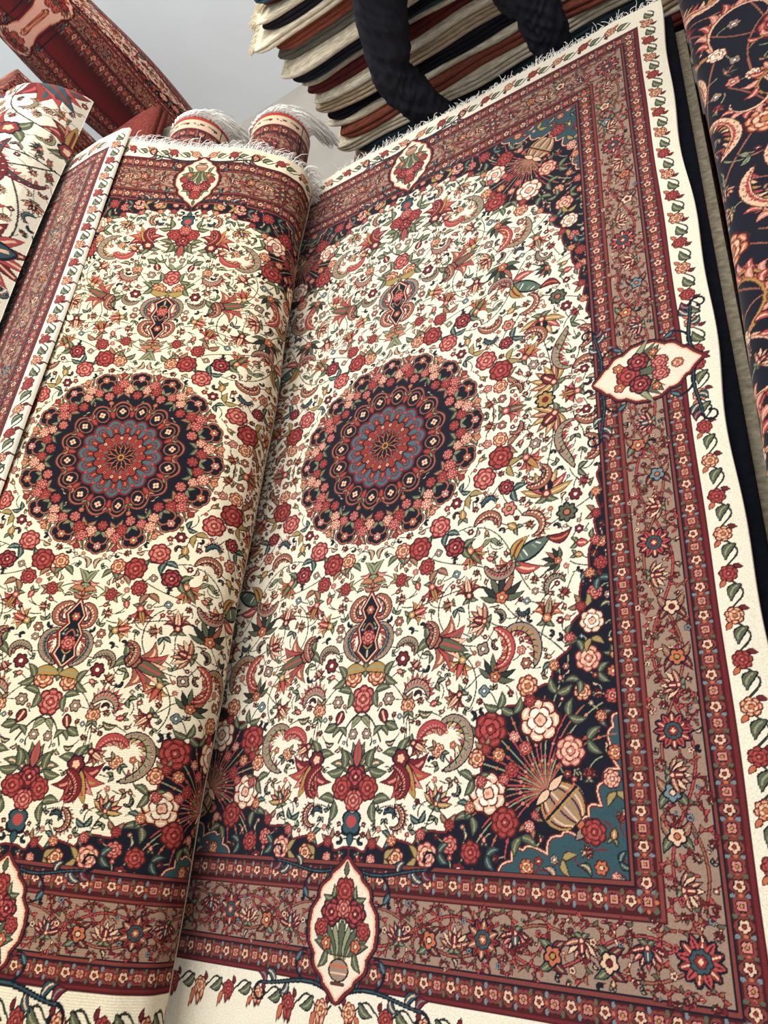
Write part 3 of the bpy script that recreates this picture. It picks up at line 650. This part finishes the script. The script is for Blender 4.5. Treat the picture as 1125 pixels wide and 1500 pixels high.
# ------------------------------------------------------------------ LEFT PILE, strip rug, white floral rug
zt=-.45
for i in range(9):
    h=.0885
    me=slab('folded_rug',-2.0,-.945,-1.3,1.60,zt+.001,zt+h-.001,fmat(FC[(i*3+2)%8] if i<8 else (112,52,46)),20+i,30,2,wob=.003)
    obj('folded_rug',me,'folded wool rug in the pile beside the rolled rugs','rug',group='folded rugs in the side pile');zt+=h
half=FULL[iy(.155):,ix(.45):ix(.729)]
SA=np.concatenate([half[::-1],half],0)
def cpos(U,V):
    d=(1-U)*.279;y=(V*2-1)*1.12+.25
    x=-.945-d*1.30;z=np.interp(d,[0,.02,.10,.279],[.396,.408,.424,.436])+.003*np.sin(y*6)
    return x+.006*np.sin(y*5),y+.08*(x+.925),z
strip=obj('persian_rug',sheet('persian_rug',SA,cpos,.010,M_PILE),'cream bordered Persian rug partly covered beside the folded rug','rug')

def bundle(name,arr,x0,x1,y0,y1,z0,z1,rad,mat,lean=0,skew=0,wv=.008):
    path=[];n=8
    path.append((x0,z0));path.append((x0,z1-rad))
    for i in range(1,n): t=i/n*math.pi/2;path.append((x0+rad-rad*math.cos(t),z1-rad+rad*math.sin(t)))
    path.append((x0+rad,z1));path.append((x1-rad,z1))
    for i in range(1,n): t=i/n*math.pi/2;path.append((x1-rad+rad*math.sin(t),z1-rad+rad*math.cos(t)))
    path.append((x1,z1-rad));path.append((x1,z0))
    path=np.array(path);L=np.r_[0,np.cumsum(np.hypot(*np.diff(path,axis=0).T))];L/=L[-1]
    def pos(U,V):
        e=np.clip(np.minimum(V,1-V)/.05,0,1);e=np.sqrt(1-(1-e)**2)
        x=np.interp(U,L,path[:,0]);z=np.interp(U,L,path[:,1])
        z=z0+(z-z0)*(.04+.96*e)
        y=y0+(y1-y0)*V
        z=z+.006*np.sin(y*5+x*3)*e*(z-z0)/(z1-z0);x=x+wv*np.sin(y*3.3+z*4)+skew*(y-y0)
        return x+lean*(z-z0),y,z
    return sheet(name,arr,pos,0,mat)
obj('folded_rug',bundle('folded_rug',A_WHITE,-1.98,-1.19,.10,1.62,.452,.67,.16,M_PILE,lean=-.12,wv=.018),'ivory rug with large red flowers folded on the pile','rug')

# ------------------------------------------------------------------ RIGHT PILE
zt=-.45
for i in range(8):
    h=.054
    me=slab('folded_rug',.812,1.95,-1.35,1.44,zt+.001,zt+h-.001,fmat(FC[(i*5+1)%8]),50+i,30,2,wob=.003)
    obj('folded_rug',me,'folded wool rug in the pile beneath the navy rug','rug',group='folded rugs in the navy pile');zt+=h
obj('folded_rug',bundle('folded_rug',A_NAVY,.795,1.95,-1.35,1.46,-.012,.065,.035,M_PILE),'dark navy rug with pink and gold scrolls folded on pile','rug')

# ------------------------------------------------------------------ BACK STACK
CR=(212,200,174);TL=(62,82,90);DK=(34,34,40);RU=(134,76,60);TN=(178,156,128);GB=(106,104,96);MR=(94,46,44)
SC=[CR,RU,TL,CR,DK,MR,CR,TN,TL,CR,RU,CR,DK,TN,CR,MR,CR,TL,DK,CR,GB,RU,CR,DK,CR,MR,TL,CR,DK,MR,CR]
zt=-.45;q=np.random.RandomState(11);lay=[]
while zt<.50:
    h=.022+.026*q.rand();lay.append((zt,h));zt+=h
for i,(zt,h) in enumerate(lay):
    cc=SC[i%len(SC)]
    x0=-.425+.018*q.normal()+(max(0,zt-.30)*.7)
    y0=1.50+.016*q.normal()
    me=slab('folded_rug',x0,1.75,y0,2.35,zt+.0006,zt+h-.0006,fmat(cc),100+i,140,3 if h>.042 else 2 if h>.030 else 1,wob=.010,endk=(.30,.50,.68,.82,.91,.97),rnd_end=.05)
    o=obj('folded_rug',me,'%s folded wool rug in the tall stack near the wall'%('cream' if sum(cc)>480 else 'dark' if sum(cc)<150 else 'blue' if cc[2]>cc[0] else 'rust'),'rug',group='folded rugs in the tall stack')
    if zt>.27 and cc in (CR,TN,MR):
        zc=zt+h/2
        bs=[(x0+.012,y0+.06+.7*q.rand()**2,zc+h*q.uniform(-.1,.1),-1,q.normal(-.2,.4),q.normal(.10,.08),.03+.02*q.rand()) for k in range(340)]
        obj('fringe',strands('fringe',bs,M_FRC,.0015,100+i,.3,wig=.05,cur=.05),parent=o)

# ------------------------------------------------------------------ standing patterned rugs at the back
def stand(name,arr,x0,x1,y,z0,z1,th,label,leanx=0,leany=.1):
    def pos(U,V):
        a=U*2*math.pi+math.pi;sx=np.sign(np.cos(a))*np.abs(np.cos(a))**.35;sy=np.sign(np.sin(a))*np.abs(np.sin(a))**.8
        e=np.clip(np.minimum(V,1-V)/.02,0,1)**.5
        z=z0+(z1-z0)*V
        x=(x0+x1)/2+sx*(x1-x0)/2*(.2+.8*e)+leanx*(z-z0)+.010*np.sin(z*9+U*9);yy=y+sy*th*e+leany*(z-z0)
        return x,yy,z
    return obj(name,sheet(name,arr,pos,0,M_PILE),label,'rug')
stand('standing_rug',TB[:520],-1.56,-1.12,1.99,-.45,.95,.075,'dark red patterned rug folded and propped upright by wall',-.10,.12)
stand('standing_rug',np.ascontiguousarray(TB[60:500,::-1]),-2.20,-1.50,1.79,-.45,.64,.075,'maroon patterned rug folded and propped upright beneath bag',-.06,.10)

M_BAG=mat_plain('black_leather',(26,27,30),.45,40,.3,(1,1,1),.3,.5)
M_STRAP=mat_plain('grey_webbing',(120,122,124),.7,80,.2)
bpy.ops.mesh.primitive_uv_sphere_add(segments=40,ring_count=24,radius=1)
bag=bpy.context.object;bag.name='handbag';bag.scale=(.17,.075,.10);bag.location=(-1.83,1.90,.745)
for v in bag.data.vertices:
    c=v.co;k=lambda t,p:math.copysign(abs(t)**p,t);v.co=(k(c.x,.55),k(c.y,.7),k(c.z,.6)*(1-.12*c.x*c.x))
for p in bag.data.polygons:p.use_smooth=True
bag.data.materials.append(M_BAG);bag['label']='small black leather handbag resting on a folded rug';bag['category']='bag'
cu=bpy.data.curves.new('strap','CURVE');cu.dimensions='3D';cu.bevel_depth=.05;sp=cu.splines.new('BEZIER');sp.bezier_points.add(2)
for b_,p in zip(sp.bezier_points,((-.8,0,.7),(0,-.3,1.9),(.8,0,.7))): b_.co=p;b_.handle_left_type=b_.handle_right_type='AUTO'
so=bpy.data.objects.new('strap_tmp',cu);COL.objects.link(so)
dg=bpy.context.evaluated_depsgraph_get();me=bpy.data.meshes.new_from_object(so.evaluated_get(dg));bpy.data.objects.remove(so)
me.materials.clear();me.materials.append(M_STRAP);st=obj('strap',me,parent=bag)

# ------------------------------------------------------------------ PERSON
from mathutils import noise as mnoise, Vector
def person():
    V=[];E=[];Rr=[]
    def add(p,r,par=None):
        V.append(p);Rr.append(r)
        if par is not None:E.append((par,len(V)-1))
        return len(V)-1
    Y=1.335
    pel=add((.215,Y,.50),(.135,.10));ab=add((.215,Y,.66),(.13,.095),pel);ch=add((.215,Y+.01,.88),(.155,.10),ab);sh=add((.215,Y+.01,1.0),(.12,.085),ch)
    nk=add((.215,Y,1.08),(.05,.05),sh);n2=add((.215,Y-.01,1.13),(.052,.055),nk);hd=add((.215,Y-.02,1.20),(.072,.09),n2);h2=add((.215,Y-.01,1.29),(.07,.085),hd);add((.215,Y,1.345),(.04,.045),h2)
    def leg(s,hip,kn,an):
        h=add(hip,(.090,.092),pel);m=add(tuple((np.array(hip)*.45+np.array(kn)*.55)),(.082,.084),h);k=add(kn,(.064,.068),m)
        cf=add(tuple(np.array(kn)*.62+np.array(an)*.38),(.060,.062),k);a=add(an,(.052,.056),cf);f=add((an[0],an[1]-.01,-.41),(.042,.038),a);add((an[0]+s*.01,an[1]-.08,-.425),(.034,.02),f)
    leg(-1,(.115,Y,.44),(-.028,Y-.01,.10),(.100,Y+.01,-.36))
    leg(1,(.305,Y,.44),(.437,Y,.07),(.425,Y+.01,-.36))
    for s in(-1,1):
        a=add((.215+s*.165,Y+.01,.985),(.058,.055),sh);b=add((.215+s*.245,Y+.04,.75),(.042,.042),a);c_=add((.215+s*.12,Y-.14,.74),(.028,.028),b);h=add((.215+s*.06,Y-.17,.75),(.030,.022),c_)
        for k in range(4):
            f=add((.215+s*.015,Y-.185,.785-k*.019),(.0085,.0085),h);add((.215-s*.015,Y-.178,.782-k*.019),(.0075,.0075),f)
        t=add((.215+s*.04,Y-.175,.80),(.010,.010),h);add((.215+s*.015,Y-.18,.825),(.009,.009),t)
    me=bpy.data.meshes.new('person');me.from_pydata(V,E,[]);o=bpy.data.objects.new('person',me);COL.objects.link(o)
    o.modifiers.new('s','SKIN')
    for i,v in enumerate(me.skin_vertices[0].data): v.radius=Rr[i];v.use_root=(i==0)
    ss=o.modifiers.new('b','SUBSURF');ss.levels=4;ss.render_levels=4
    dg=bpy.context.evaluated_depsgraph_get();m2=bpy.data.meshes.new_from_object(o.evaluated_get(dg));bpy.data.objects.remove(o)
    m2.materials.clear()
    for m in (mat_plain('black_trousers',(38,39,45),.9,90,.3,(1,1,.2)),mat_plain('dark_shirt',(38,40,48),.9,80,.2),mat_plain('skin',(196,146,120),.6,40,.06)): m2.materials.append(m)
    co=[(v.co.copy(),v.normal.copy()) for v in m2.vertices]
    for v,(c,n) in zip(m2.vertices,co):      # sharp-ridged cloth creases, strongest at the knees and above the shoes
        if c.z<.45 and c.z>-.38:
            k=.5+.9*math.exp(-((c.z-.06)/.10)**2)+.5*math.exp(-((c.z+.28)/.1)**2)
            f=mnoise.noise(Vector((c.x*8,c.y*8,c.z*20+c.x*22)));g=mnoise.noise(Vector((c.x*14+3,c.y*14,c.z*36-c.x*30)))
            v.co=c+n*(.009*k*(.6-2.2*abs(f))+.004*k*(.5-2*abs(g)))
    for p in m2.polygons:
        z=p.center.z;p.use_smooth=True
        p.material_index=2 if z>1.06 or (p.center.y<1.335-.145 and .70<z<.84) else (1 if z>.50 else 0)
    o=obj('person',m2,'person in black trousers standing between rug stacks, legs apart','person')
    for (x,s) in ((.100,-1),(.425,1)):
        bpy.ops.mesh.primitive_uv_sphere_add(segments=24,ring_count=14,radius=1);a=bpy.context.object;a.name='shoe'
        for v in a.data.vertices:
            c=v.co;v.co=(x+c.x*.05*(1-.15*c.y),-c.y*.125-.04+1.345,max(c.z,-.55)*.055*(1+.25*c.y*-1)-.418)
        for p in a.data.polygons:p.use_smooth=True
        a.data.materials.append(M_BAG);a.parent=o
    bpy.ops.mesh.primitive_uv_sphere_add(segments=24,ring_count=14,radius=1);a=bpy.context.object;a.name='hair'
    for v in a.data.vertices:
        c=v.co;z=c.z if (c.y>-.2 or c.z>.45) else .45
        v.co=(.215+c.x*.083,1.335+c.y*.097+.008,1.285+z*.088)
    for p in a.data.polygons:p.use_smooth=True
    a.data.materials.append(mat_plain('black_hair',(20,17,15),.6,120,.3));a.parent=o
    return o
person()

# ------------------------------------------------------------------ ROOM
def quad(name,pts,mat):
    me=bpy.data.meshes.new(name);me.from_pydata(pts,[],[(0,1,2,3)]);me.materials.append(mat);o=obj(name,me,kind='structure');return o
M_WALL=mat_plain('painted_wall',(232,238,241),.8,3,.02,(1,1,1),.05);M_FLOOR=mat_plain('floor_tile',(170,164,155),.5,4,.1)
quad('floor',[(-3.2,-3.2,-.45),(3.2,-3.2,-.45),(3.2,2.9,-.45),(-3.2,2.9,-.45)],M_FLOOR)
quad('wall_back',[(-3.2,2.9,-.45),(3.2,2.9,-.45),(3.2,2.9,2.6),(-3.2,2.9,2.6)],M_WALL)
quad('wall_left',[(-3.2,-3.2,-.45),(-3.2,2.9,-.45),(-3.2,2.9,2.6),(-3.2,-3.2,2.6)],M_WALL)

# ------------------------------------------------------------------ LIGHT
w=bpy.data.worlds.new('w');S.world=w;w.use_nodes=True;w.node_tree.nodes['Background'].inputs[0].default_value=(.95,.97,1,1);w.node_tree.nodes['Background'].inputs[1].default_value=.56
def area(x,y,z,sx,sy,e,rot=(0,0,0),col=(1,.985,.96)):
    l=bpy.data.lights.new('overhead_light','AREA');l.shape='RECTANGLE';l.size=sx;l.size_y=sy;l.energy=e;l.color=col
    o=bpy.data.objects.new('overhead_light',l);o.location=(x,y,z);o.rotation_euler=rot;COL.objects.link(o)
area(.2,.7,2.5,1.4,.5,25);area(-1.0,.0,2.5,1.2,.5,12);area(.3,-1.2,2.5,1.4,.5,19);area(1.6,.6,2.5,1,.5,9);area(-1.0,2.1,2.5,1.4,.5,58)  # last lamp is an added fill near the back wall, brightening it

# ------------------------------------------------------------------ CAMERA
from mathutils import Matrix
R=np.array([[0.8348,0.0762,-0.5453],[-0.1933,-0.8868,-0.4198],[-0.5155,0.4558,-0.7256]])
cd=bpy.data.cameras.new('camera');cam=bpy.data.objects.new('camera',cd);COL.objects.link(cam);S.camera=cam
cd.sensor_fit='VERTICAL';cd.sensor_height=24;cd.lens=1064.1/1500*24;cd.clip_start=.02
M=Matrix.Identity(4)
for i in range(3):
    M[i][0]=R[0][i];M[i][1]=-R[1][i];M[i][2]=-R[2][i]
M[0][3],M[1][3],M[2][3]=.866,-.936,1.2
cam.matrix_world=M
